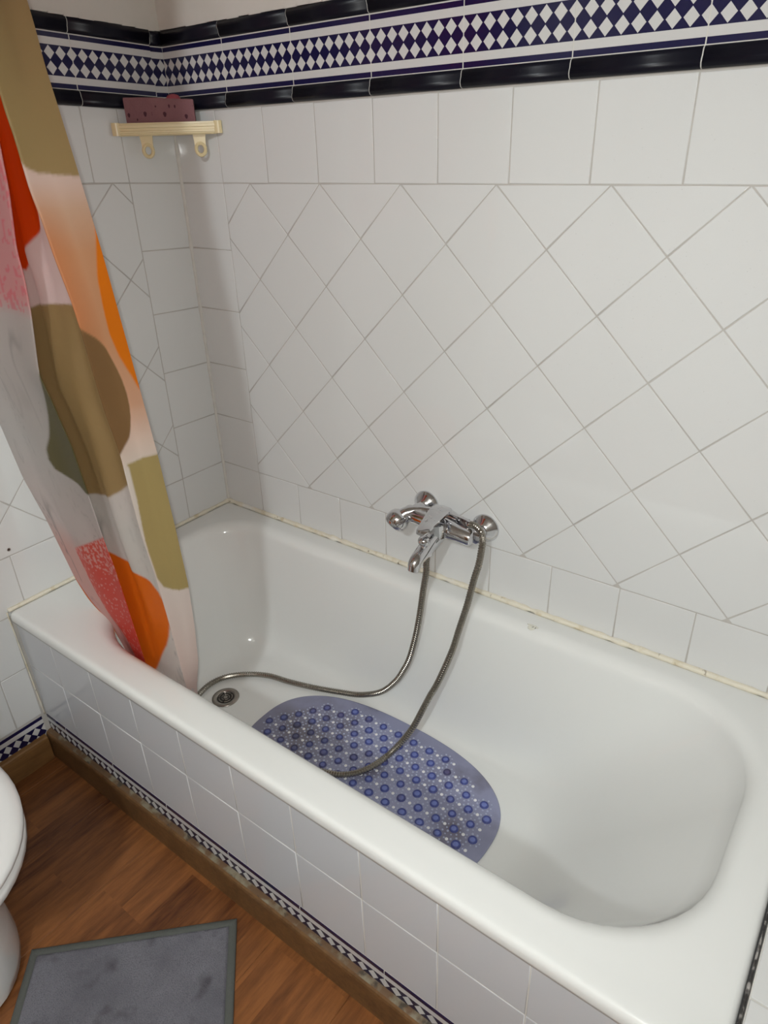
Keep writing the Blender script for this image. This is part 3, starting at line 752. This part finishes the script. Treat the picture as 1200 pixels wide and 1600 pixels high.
for t in (-1, 1):
    g = G(); c = mid + e * t * 11.2
    g.loft([[c + e * (u * .85) + o_ * (v * .8 - .2) + Vector((0, 0, z)) for u, v in ((-1, -1), (1, -1), (1, .55), (.4, .9), (-.4, .9), (-1, .55))] for z in (10.4, 10.7, 12.6, 12.95)], 0, True, True); mk('end_cap', g, M['cream'], sh, 30)
for c in ((3.4, -10.9), (12.0, -2.7)):
    g = G(); p = Vector((c[0], c[1], 7.6))
    g.tube([p + e * (1.05 * math.cos(a)) + Vector((0, 0, 1.25 * math.sin(a) - .3)) for a in [2 * PI * k / 20 for k in range(21)]], .42, 8)
    g.loft([[p + e * (u * wd) + o_ * (v * .22) + Vector((0, 0, z)) for u, v in ((-1, -1), (1, -1), (1, 1), (-1, 1))] for z, wd in ((.55, 1.25), (1.6, 1.3), (2.75, 1.45))], 0, True, True)
    mk('hanging_loop', g, M['cream'], sh, 40)
sp_ = None
g = G(); a = Vector((1.75, -14.45, 0)); b = Vector((12.75, -3.55, 0)); e2 = (b - a).normalized(); nb = Vector((-e2.y, e2.x, 0))
L_ = (b - a).length; rings = []
nx, nz = 22, 9
def sponge_pt(u, v, d):
    p = a + e2 * (L_ * u) + nb * d
    z = 11.55 + v * (6.25 - .45 * u) + .12 * math.sin(u * 5)
    q = mnoise.noise(Vector((u * 9, v * 5, d * 2))) * .10
    return p + nb * q + Vector((0, 0, z + (q if v > .5 else 0)))
for k, (v, i) in enumerate([(0, .12), (.04, 0)] + [(t / 8, 0) for t in range(1, 8)] + [(.96, 0), (1, .12)]):
    loop = [sponge_pt(t, v, i) for t in np.linspace(.012 + i * .05, .988 - i * .05, 24)] + [sponge_pt(t, v, 1.85 - i) for t in np.linspace(.988 - i * .05, .012 + i * .05, 24)]
    rings.append(loop)
g.loft(rings, 0, True, True)
sponge = mk('bath_sponge', g, M['sponge'], None, 50); tag(sponge, 'mauve pitted block sponge standing on the corner shelf', 'sponge')
g = G()
for (u, v, ru, rv) in ((.06, .45, .018, .07), (.29, .47, .022, .085), (.565, .47, .024, .085), (.865, .42, .022, .085), (.64, .74, .012, .06), (.72, .74, .012, .06), (.17, .3, .01, .04), (.45, .72, .01, .035)):
    loop = [sponge_pt(u + ru * math.cos(t) * (1 + .2 * math.sin(3 * t)), v + rv * math.sin(t), -.03) for t in [2 * PI * k / 10 for k in range(10)]]
    g.add(loop + [sponge_pt(u, v, -.05)], [(i, (i + 1) % 10, 10) for i in range(10)])
M['pit'] = mat('sponge_pit', (.065, .02, .03, 1), .95); mk('pits', g, M['pit'], sponge, False, kind='stuff')
g = G(); g.lathe((7.6, -5.0, 11.52), (0, 0, 1), [(0, 1.5), (.3, 1.75), (3.5, 1.8), (6.1, 1.6), (6.7, 1.2), (6.95, .4)], 16)
tag(mk('scrubber', g, M['red_sponge'], None, 50), 'dull red scrubber mostly hidden behind the mauve sponge', 'scrubber')

# ------------------------------------------------------------------ shower curtain
rod = thing('curtain_rod', 'white shower curtain rod above the bathtub front', 'curtain rod', (97, -68, 68))
g = G(); g.tube([(.5, -69.3, 70), (XR - .5, -69.3, 70)], 1.2, 16); mk('rod', g, M['rail'], rod, 60)
for xx, sx in ((.3, 1), (XR - .3, -1)):
    g = G(); g.lathe((xx, -69.3, 70), (sx, 0, 0), [(0, 2.6), (.4, 2.6), (1.6, 1.6), (2.2, 1.4)], 20); mk('rod_flange', g, M['rail'], rod, 40)
EDGE = {
 'A_L': [(-104, 26), (-98.9, 24.5), (-92.4, 22), (-90, 20.2), (-88.3, 17.4), (-86.7, 14.6), (-81.4, 11.6), (-66.2, 8.2), (-56.3, 4.4), (-44.0, 3.3), (-26.9, 1.6), (1.8, 1.6), (70, 2)],
 'A_R': [(-104, 35.6), (-91.8, 35.8), (-77.9, 36.8), (-67.6, 37.3), (-60.8, 37.0), (-51.7, 37.5), (-45.3, 37.7), (-40.3, 38.0), (-36.2, 37.3), (-31.4, 36.7), (-26.8, 35.5), (-15.2, 40.6), (-9.7, 42.4), (-5.6, 43.0), (2.5, 46.7), (9.1, 48.7), (14.1, 49.4), (20.2, 48.0), (32, 42), (70, 30)],
 'B_L': [(-99.5, 25.2), (-85.0, 25.6), (-74.5, 25.3), (-67.3, 24.4), (-57.8, 24.1), (-51.0, 23.7), (-45.6, 23.6), (-41.2, 22.5), (-36.0, 21.4), (-31.0, 19.5), (-18.1, 24.3), (-11.9, 25.9), (-7.3, 26.2), (1.9, 29.8), (9.5, 31.5), (15.2, 31.9), (22.4, 31.0), (40, 27), (70, 22)],
 'B_R': [(-104, 48.9), (-93.4, 48.8), (-78.0, 49.2), (-66.3, 49.0), (-58.0, 48.3), (-47.8, 48.6), (-40.6, 49.1), (-38.1, 48.9), (-31.9, 48.0), (-25.4, 47.9), (-17.9, 48.0), (-13.8, 47.8), (-7.1, 46.6), (-1.1, 46.0), (2.2, 45.2), (9.5, 45.3), (13.0, 44.9), (21.0, 45.6), (29.0, 47.2), (70, 40)],
 'C_L': [(-104, 49.2), (-91.4, 49.6), (-75.7, 50.9), (-63.9, 51.4), (-55.6, 51.1), (-45.4, 52.0), (-38.4, 52.9), (-36.0, 52.8), (-30.0, 52.3), (-23.7, 52.6), (-16.4, 53.1), (-12.6, 53.1), (-6.2, 52.3), (-0.5, 52.1), (2.5, 51.6), (9.4, 52.1), (12.6, 51.9), (20.0, 52.9), (27.3, 54.9), (70, 60)],
 'C_R': [(-104, 46.5), (-98.5, 47.7), (-89.2, 51.2), (-79.1, 53.1), (-67.7, 54.6), (-53.6, 55.0), (-39.6, 55.1), (-26.9, 54.6), (-14.1, 54.0), (-7.1, 53.7), (2.1, 53.0), (9.5, 52.2), (13.3, 51.8), (17.8, 51.2), (22.0, 51.2), (25.0, 50.9), (70, 50)],
}
YO = {'A_L': 0.0, 'A_R': -1.0, 'B_L': 1.0, 'B_R': .2, 'C_L': -1.0, 'C_R': 1.0}
def c_base(z): return -57 - (z + 90) * .075
def c_amp(z): return 1.8 + (min(max(z, -90), 40) + 90) * .022
PRINT = [      # printed shapes in sheet coordinates: panel, colour, (fraction across the panel, height)
 ('C', 'khaki', [(-.4, 75), (1.4, 75), (1.12, 18), (1.21, 4.0), (.94, 4.2), (.58, 4.5), (.21, 4.8), (.07, 5.5), (-.12, 7.7), (-.27, 17.2)]),
 ('C', 'amber', [(1.02, -1.8), (.98, -3.4), (.78, -9.7), (.71, -14.1), (.68, -18), (.76, -21.7), (.9, -25.4), (.97, -27.6), (1.27, -29.5), (1.42, -2.5)]),
 ('C', 'brown', [(-.14, -15.5), (0, -16.4), (.27, -18.5), (.42, -20.1), (.52, -22), (.61, -23.8), (.67, -25.7), (.69, -28), (.67, -30.1), (.6, -32), (.48, -33.7), (.33, -35.6), (.15, -37.1), (0, -38.4), (-.43, -34.9)]),
 ('C', 'beige', [(.11, -40.3), (.56, -39.6), (1, -39.6), (1.26, -39.8), (1.31, -68.4), (.98, -68.5), (.66, -68.7), (.39, -68.5), (.17, -67.4), (.06, -64.9), (.06, -59.5), (.14, -47.8), (.14, -40.8)]),
 ('B', 'vermilion', [(.42, 17.3), (-.2, 75), (1.3, 75), (1.1, 20), (.99, 9.7), (.93, 5.5), (.83, 2.1), (.78, -1.2), (.68, -3.2), (.56, -4.8), (.42, -6.9), (.28, -8.9), (.17, -10.4), (-.09, -10.7), (-.85, 1.6)]),
 ('B', 'taupe', [(-.4, -17.5), (.12, -17), (.32, -15.6), (.58, -15.1), (.85, -14.6), (1.17, -13.9), (1.17, -46.8), (.88, -47.5), (.8, -48.7), (.74, -49.8), (.62, -51.6), (.48, -52.8), (.3, -54.2), (.12, -55.2), (-.41, -58.9)]),
 ('B', 'orange', [(-.08, -69.2), (.16, -69.1), (.3, -69.3), (.44, -69.7), (.62, -69.6), (.76, -70.6), (.84, -72.4), (.88, -74.9), (.88, -78), (.87, -80.7), (.81, -84.4), (.73, -87.8), (.41, -97.8), (-.06, -113.1), (-.42, -100.4)]),
 ('A', 'olive', [(.99, -26.1), (.9, -31), (.82, -35.5), (.72, -40.5), (.65, -43.5), (.63, -46), (.66, -47.9), (.76, -48.8), (.88, -49.4), (.95, -50.6), (1.07, -50.5), (1.17, -27.2)]),
 ('A', 'coral', [(.32, -70.5), (.5, -67.7), (.72, -64.7), (1.03, -59.9), (1.07, -104), (.62, -104), (.54, -89.3), (.43, -83.1), (.36, -78)]),
 ('A', 'orange', [(-.21, -79), (.02, -81.1), (.07, -85.4), (.09, -89.8), (.04, -94.6), (-.77, -103.6)]),
]
PC = {'khaki': (160, 136, 92), 'amber': (222, 118, 10), 'brown': (130, 98, 62), 'beige': (172, 152, 100), 'vermilion': (212, 66, 8), 'taupe': (158, 130, 88),
      'orange': (226, 108, 24), 'olive': (112, 104, 68), 'coral': (226, 92, 78)}
GRAD = {   # ground colour of each panel down its height
 'A': [(75, (214, 150, 150)), (4, (216, 160, 160)), (-13, (222, 160, 160)), (-17, (206, 196, 192)), (-45, (208, 203, 200)), (-64, (214, 200, 196)), (-72, (216, 172, 164)), (-104, (222, 160, 154))],
 'B': [(75, (226, 200, 196)), (-17, (226, 200, 196)), (-60, (206, 200, 194)), (-104, (218, 206, 200))],
 'C': [(75, (224, 196, 186)), (4, (216, 190, 178)), (0, (204, 168, 142)), (-6, (200, 148, 110)), (-20, (200, 146, 108)), (-30, (208, 160, 130)), (-36, (222, 196, 180)), (-42, (222, 212, 202)), (-68, (222, 208, 200)), (-104, (222, 198, 190))],
}
def lin(c): return np.array(srgb(*c)[:3])
rows = np.arange(-102.5, 69.6, .33)
cols = []      # (panel for the print, fraction, edge a, edge b, blend)
for a_, b_, n_, pn in (('A_L', 'A_R', 64, 'A'), ('A_R', 'B_L', 12, 'AB'), ('B_L', 'B_R', 48, 'B'), ('B_R', 'C_L', 8, 'BC'), ('C_L', 'C_R', 42, 'C')):
    for k in range(n_):
        cols.append((pn, k / n_, a_, b_))
cols.append(('C', 1.0, 'C_L', 'C_R'))
nc, nr = len(cols), len(rows)
V = np.zeros((nr, nc, 3)); CC = np.zeros((nr, nc, 3))
ez = {k: np.interp(rows, [q[0] for q in v], [q[1] for q in v]) for k, v in EDGE.items()}
for k in ez:       # soften the traced edges a little, as cloth would
    ker = np.ones(9) / 9; ez[k] = np.convolve(np.pad(ez[k], 4, 'edge'), ker, 'valid')
cb = np.array([c_base(z) for z in rows]); ca = np.array([c_amp(z) for z in rows])
for j, (pn, t, a_, b_) in enumerate(cols):
    s_ = t if pn in 'ABC' else (t)
    xa, xb = ez[a_], ez[b_]; ya, yb = cb + YO[a_] * ca, cb + YO[b_] * ca
    V[:, j, 0] = xa * (1 - t) + xb * t; V[:, j, 1] = ya * (1 - t) + yb * t; V[:, j, 2] = rows
    # soft folds inside the panels
    wv = {'A': .75 * np.sin(t * 9.0 + .4 + rows * .012) * math.sin(PI * t), 'B': (.9 * np.sin(t * 11 + rows * .03) + .35 * np.sin(t * 23 - rows * .06)) * math.sin(PI * t),
          'C': .55 * np.sin(t * 5.2 + .5 + rows * .01) * math.sin(PI * t)}.get(pn, 0)
    V[:, j, 1] += wv * np.clip((rows + 96) / 30, .25, 1)
ker = np.array([1, 2, 3, 2, 1]) / 9.0      # round the fold edges
for ax in (0, 1):
    pad = np.pad(V[:, :, ax], ((0, 0), (2, 2)), 'edge')
    V[:, :, ax] = sum(ker[i] * pad[:, i:i + nc] for i in range(5))
def inpoly(tt, zz, poly):
    r_ = np.zeros(tt.shape, bool); n_ = len(poly)
    for i in range(n_):
        (x1, y1), (x2, y2) = poly[i - 1], poly[i]
        if y1 == y2: continue
        c = ((y1 > zz) != (y2 > zz)) & (tt < (x2 - x1) * (zz - y1) / (y2 - y1) + x1); r_ ^= c
    return r_
for j, (pn, t, a_, b_) in enumerate(cols):
    P_ = {'AB': ('A', 1.0 + t * .3) if t < .5 else ('B', -.3 * (1 - t)), 'BC': ('B', 1.0 + t * .1) if t < .5 else ('C', -.1 * (1 - t))}.get(pn, (pn, t))
    p_, tt = P_
    gr = GRAD[p_]; zs = [q[0] for q in gr][::-1]
    for c in range(3): CC[:, j, c] = np.interp(rows, zs, [lin(q[1])[c] for q in gr][::-1])
    if p_ in 'AB':          # grey marbling of the pale ground and the pink specks
        for i, z in enumerate(rows):
            q = abs(mnoise.noise(Vector((tt * 9 + 3 * mnoise.noise(Vector((tt * 7, z * .05, 3))), z * .055, 1.5))))
            d = max(0, 1 - q / .09) * max(0, mnoise.noise(Vector((tt * 4, z * .03, 7))) + .25) * .45
            if z < -16: CC[i, j] *= (1 - d)
            if p_ == 'A' and -16 < z < 8:
                s2 = mnoise.noise(Vector((tt * 40, z * .8, 4))) + .6 * mnoise.noise(Vector((tt * 12, z * .25, 9)))
                if s2 > .22: CC[i, j] = CC[i, j] * .45 + lin((226, 96, 112)) * .55
    tt_a = np.full(rows.shape, tt)
    if p_ == 'C':           # the ground is a deeper orange towards its left edge
        f = np.clip(1 - tt / .55, 0, 1) * np.clip((4 - rows) / 8, 0, 1) * np.clip((rows + 34) / 16, 0, 1) * .55
        CC[:, j] = CC[:, j] * (1 - f[:, None]) + lin((206, 124, 66)) * f[:, None]
    for s_, cn, poly in PRINT:
        if s_ != p_: continue
        dt = {'A': 1 / 64, 'B': 1 / 48, 'C': 1 / 42}[p_]
        cov = sum(inpoly(tt_a + dt * a, rows + .33 * c, poly).astype(float) for a in (-.5, -.17, .17, .5) for c in (-.5, -.17, .17, .5)) / 16
        m_ = cov > .5; CC[:, j] = CC[:, j] * (1 - cov[:, None]) + lin(PC[cn]) * cov[:, None]
        if cn == 'coral':
            for i in np.where(m_)[0]:
                z = rows[i]; q = mnoise.noise(Vector((tt * 38, z * .95, 5))) + .5 * mnoise.noise(Vector((tt * 90, z * 2.2, 8)))
                if q > (.06 if z > -71 else .42): CC[i, j] = lin((232, 168, 160))
cur = thing('shower_curtain', 'printed vinyl shower curtain tucked into the bathtub, khaki orange and white', 'curtain', (28, -60, -104))
me = bpy.data.meshes.new('curtain_sheet')
vv = V.reshape(-1, 3) * .01; vv[:, 2] -= FZ * .01
org = W((28, -60, -104)); vv = vv - np.array(org)
idx = (np.arange(nr - 1)[:, None] * nc + np.arange(nc - 1)[None, :]).reshape(-1)
fc_ = np.stack([idx, idx + 1, idx + nc + 1, idx + nc], 1)
me.from_pydata(vv.tolist(), [], fc_.tolist())
at = me.color_attributes.new('print', 'FLOAT_COLOR', 'POINT')
at.data.foreach_set('color', np.concatenate([CC.reshape(-1, 3), np.ones((nr * nc, 1))], 1).astype(np.float32).ravel())
me.polygons.foreach_set('use_smooth', [True] * len(me.polygons)); me.update()
m = bpy.data.materials.new('printed_vinyl'); m.use_nodes = True; nt = m.node_tree; b = nt.nodes['Principled BSDF']
an = nt.nodes.new('ShaderNodeAttribute'); an.attribute_name = 'print'
hs_ = nt.nodes.new('ShaderNodeHueSaturation'); hs_.inputs['Value'].default_value = 1.0; nt.links.new(an.outputs['Color'], hs_.inputs['Color'])
nt.links.new(hs_.outputs[0], b.inputs['Base Color']); b.inputs['Roughness'].default_value = .42; b.inputs['Specular IOR Level'].default_value = .35
tr = nt.nodes.new('ShaderNodeBsdfTranslucent'); nt.links.new(hs_.outputs[0], tr.inputs['Color'])
ms = nt.nodes.new('ShaderNodeMixShader'); ms.inputs[0].default_value = .5
nt.links.new(b.outputs[0], ms.inputs[1]); nt.links.new(tr.outputs[0], ms.inputs[2]); nt.links.new(ms.outputs[0], nt.nodes['Material Output'].inputs['Surface'])
me.materials.append(m); M['curtain'] = m
co = bpy.data.objects.new('curtain_sheet', me); COL.objects.link(co); put(co, org, cur)
g = G()            # rings that carry it on the rod
for k in range(7):
    xx = 6 + k * 7.6
    g = G(); g.tube([(xx, -69.3 + 2.0 * math.cos(a), 69.3 + 2.2 * math.sin(a)) for a in [2 * PI * q / 18 for q in range(19)]], .22, 6); mk('curtain_ring', g, M['rail'], cur, True)

# ------------------------------------------------------------------ toilet (only its nose is in the frame)
wc = thing('toilet', 'white ceramic toilet at the left edge beside the grey rug', 'toilet', (33, -112.5, FZ))
def ell(cx, a, b, z, n=48, e=2.0, back=None):
    out = []
    for k in range(n):
        t = 2 * PI * k / n; c, s_ = math.cos(t), math.sin(t)
        x = cx + a * math.copysign(abs(c) ** (2 / e), c); y = -112.5 + b * math.copysign(abs(s_) ** (2 / e), s_)
        out.append((max(x, 6) if back is None else max(x, back), y, z))
    return out
g = G()
secs = [(30, 19.5, 12.2, FZ), (31, 19.8, 12.4, FZ + .8), (32, 19.0, 12.3, FZ + 3), (32, 18.8, 11.9, FZ + 10), (31.5, 18.0, 11.2, FZ + 17), (32.5, 18.4, 12.0, FZ + 24), (35, 20.6, 14.3, FZ + 30), (38.4, 23.4, 17.3, FZ + 35), (40, 25, 18.7, FZ + 38), (40, 25, 18.7, FZ + 39.3), (40, 24.5, 18.3, FZ + 40), (40, 20.5, 14.6, FZ + 40), (40, 19.6, 13.8, FZ + 39), (39, 18, 12.6, FZ + 32), (37, 13, 9, FZ + 24), (36, 9, 6.5, FZ + 20)]
g.loft([ell(*s_) for s_ in secs], 0, True, True); mk('bowl', g, M['ceramic'], wc, 50)
g = G(); g.loft([ell(40, a, b, FZ + z) for a, b, z in ((24.7, 18.4, 40.3), (25.2, 18.9, 40.8), (25.2, 18.9, 41.6), (24.5, 18.3, 42.3), (22.5, 16.4, 42.6), (20.4, 14.4, 42.2), (19.7, 13.7, 41.4), (20.2, 14.2, 40.4))], 0); mk('seat', g, M['ceramic'], wc, True)
g = G(); g.loft([ell(36.4, a, b, FZ + z) for a, b, z in ((11.4, 8, 22.8), (.5, .4, 22.8))], 0, False, True); mk('water_surface', g, M['water'], wc)
g = G(); g.box((.6, -131, FZ + 40), (18, -94, FZ + 76), 0, 1.5); tk = mk('cistern', g, M['ceramic'], wc, 30)
g = G(); g.box((.5, -132, FZ + 76), (19, -93, FZ + 79), 0, 1.0); mk('cistern_lid', g, M['ceramic'], tk, 30)
g = G(); g.lathe((9.5, -112.5, FZ + 79), (0, 0, 1), [(0, 2.2), (.6, 2.1), (.8, 1.6)], 20); mk('flush_button', g, M['chrome'], tk, 40)
g = G(); g.box((2, -121, FZ), (16, -104, FZ + 40), 0, 1.5); mk('rear_pedestal', g, M['ceramic'], wc, 30)

# ------------------------------------------------------------------ rug
rug = thing('bath_rug', 'grey pile bath rug with darker bound edges on the wood floor', 'rug', (82, -110, FZ))
r0 = Vector((74.0, -73.0)); ru = Vector((-.713, -.701)).normalized(); rv = Vector((.709, -.705)).normalized(); RW, RL = 40.8, 66.0
def rp(u, v, z): p = r0 + ru * u + rv * v; return (p.x, p.y, FZ + z)
def rz(u, v): return .95 + .14 * mnoise.noise(Vector((u * .35, v * .35, 0))) + .07 * mnoise.noise(Vector((u * 1.7, v * 1.7, 4)))
g = G(); nu, nv = 110, 170
vs = [rp(1.5 + (RW - 3) * i / nu, 1.5 + (RL - 3) * j / nv, (rz(i * .37, j * .37) + random.uniform(-.05, .05)) if 0 < i < nu and 0 < j < nv else .45) for j in range(nv + 1) for i in range(nu + 1)]
fs = [(j * (nu + 1) + i, j * (nu + 1) + i + 1, (j + 1) * (nu + 1) + i + 1, (j + 1) * (nu + 1) + i) for j in range(nv) for i in range(nu)]
g.add(vs, fs); mk('pile', g, M['pile'], rug, True)
for (u0, v0, u1, v1, inn) in ((0, 0, RW, 0, (0, 1)), (RW, 0, RW, RL, (-1, 0)), (RW, RL, 0, RL, (0, -1)), (0, RL, 0, 0, (1, 0))):
    g = G(); rings = []; n_ = 40
    for k in range(n_ + 1):
        u, v = u0 + (u1 - u0) * k / n_, v0 + (v1 - v0) * k / n_
        # mitred corners
        def off(d):
            f = lambda a, lim: min(max(a, d), lim - d)
            return (f(u, RW) if inn[0] == 0 else u + inn[0] * d, f(v, RL) if inn[1] == 0 else v + inn[1] * d)
        rings.append([rp(*off(d), z) for d, z in ((.02, .02), (0, .35), (.25, .62), (.9, .74), (1.45, .68), (1.75, .4))])
    g.loft(rings, 0, True, True, closed=False); mk('bound_edge', g, M['binding'], rug, 50)

# ------------------------------------------------------------------ small things
g = G()
for k in range(330):
    xx, zz = random.gauss(117, 11), random.gauss(-16, 17)
    if not (92 < xx < 150 and -62 < zz < 14): continue
    r_ = random.uniform(.03, .085); g.lathe((xx, -.005, zz), (0, -1, 0), [(0, r_), (r_ * .35, r_ * .8), (r_ * .55, r_ * .3)], 6, 0, (False, True))
tag(mk('water_droplets', g, M['glassdrop'], None, True, kind='stuff'), 'tiny water droplets clinging to the tiles above the tub', 'water droplets')

lamp = thing('ceiling_lamp', 'round white ceiling lamp in the middle of the bathroom', 'lamp', (LAMP[0], LAMP[1], ZC - 9))
g = G(); g.lathe((LAMP[0], LAMP[1], ZC), (0, 0, -1), [(0, 15), (3, 15), (3.4, 14.4)], 36); mk('lamp_base', g, M['rail'], lamp, 40)
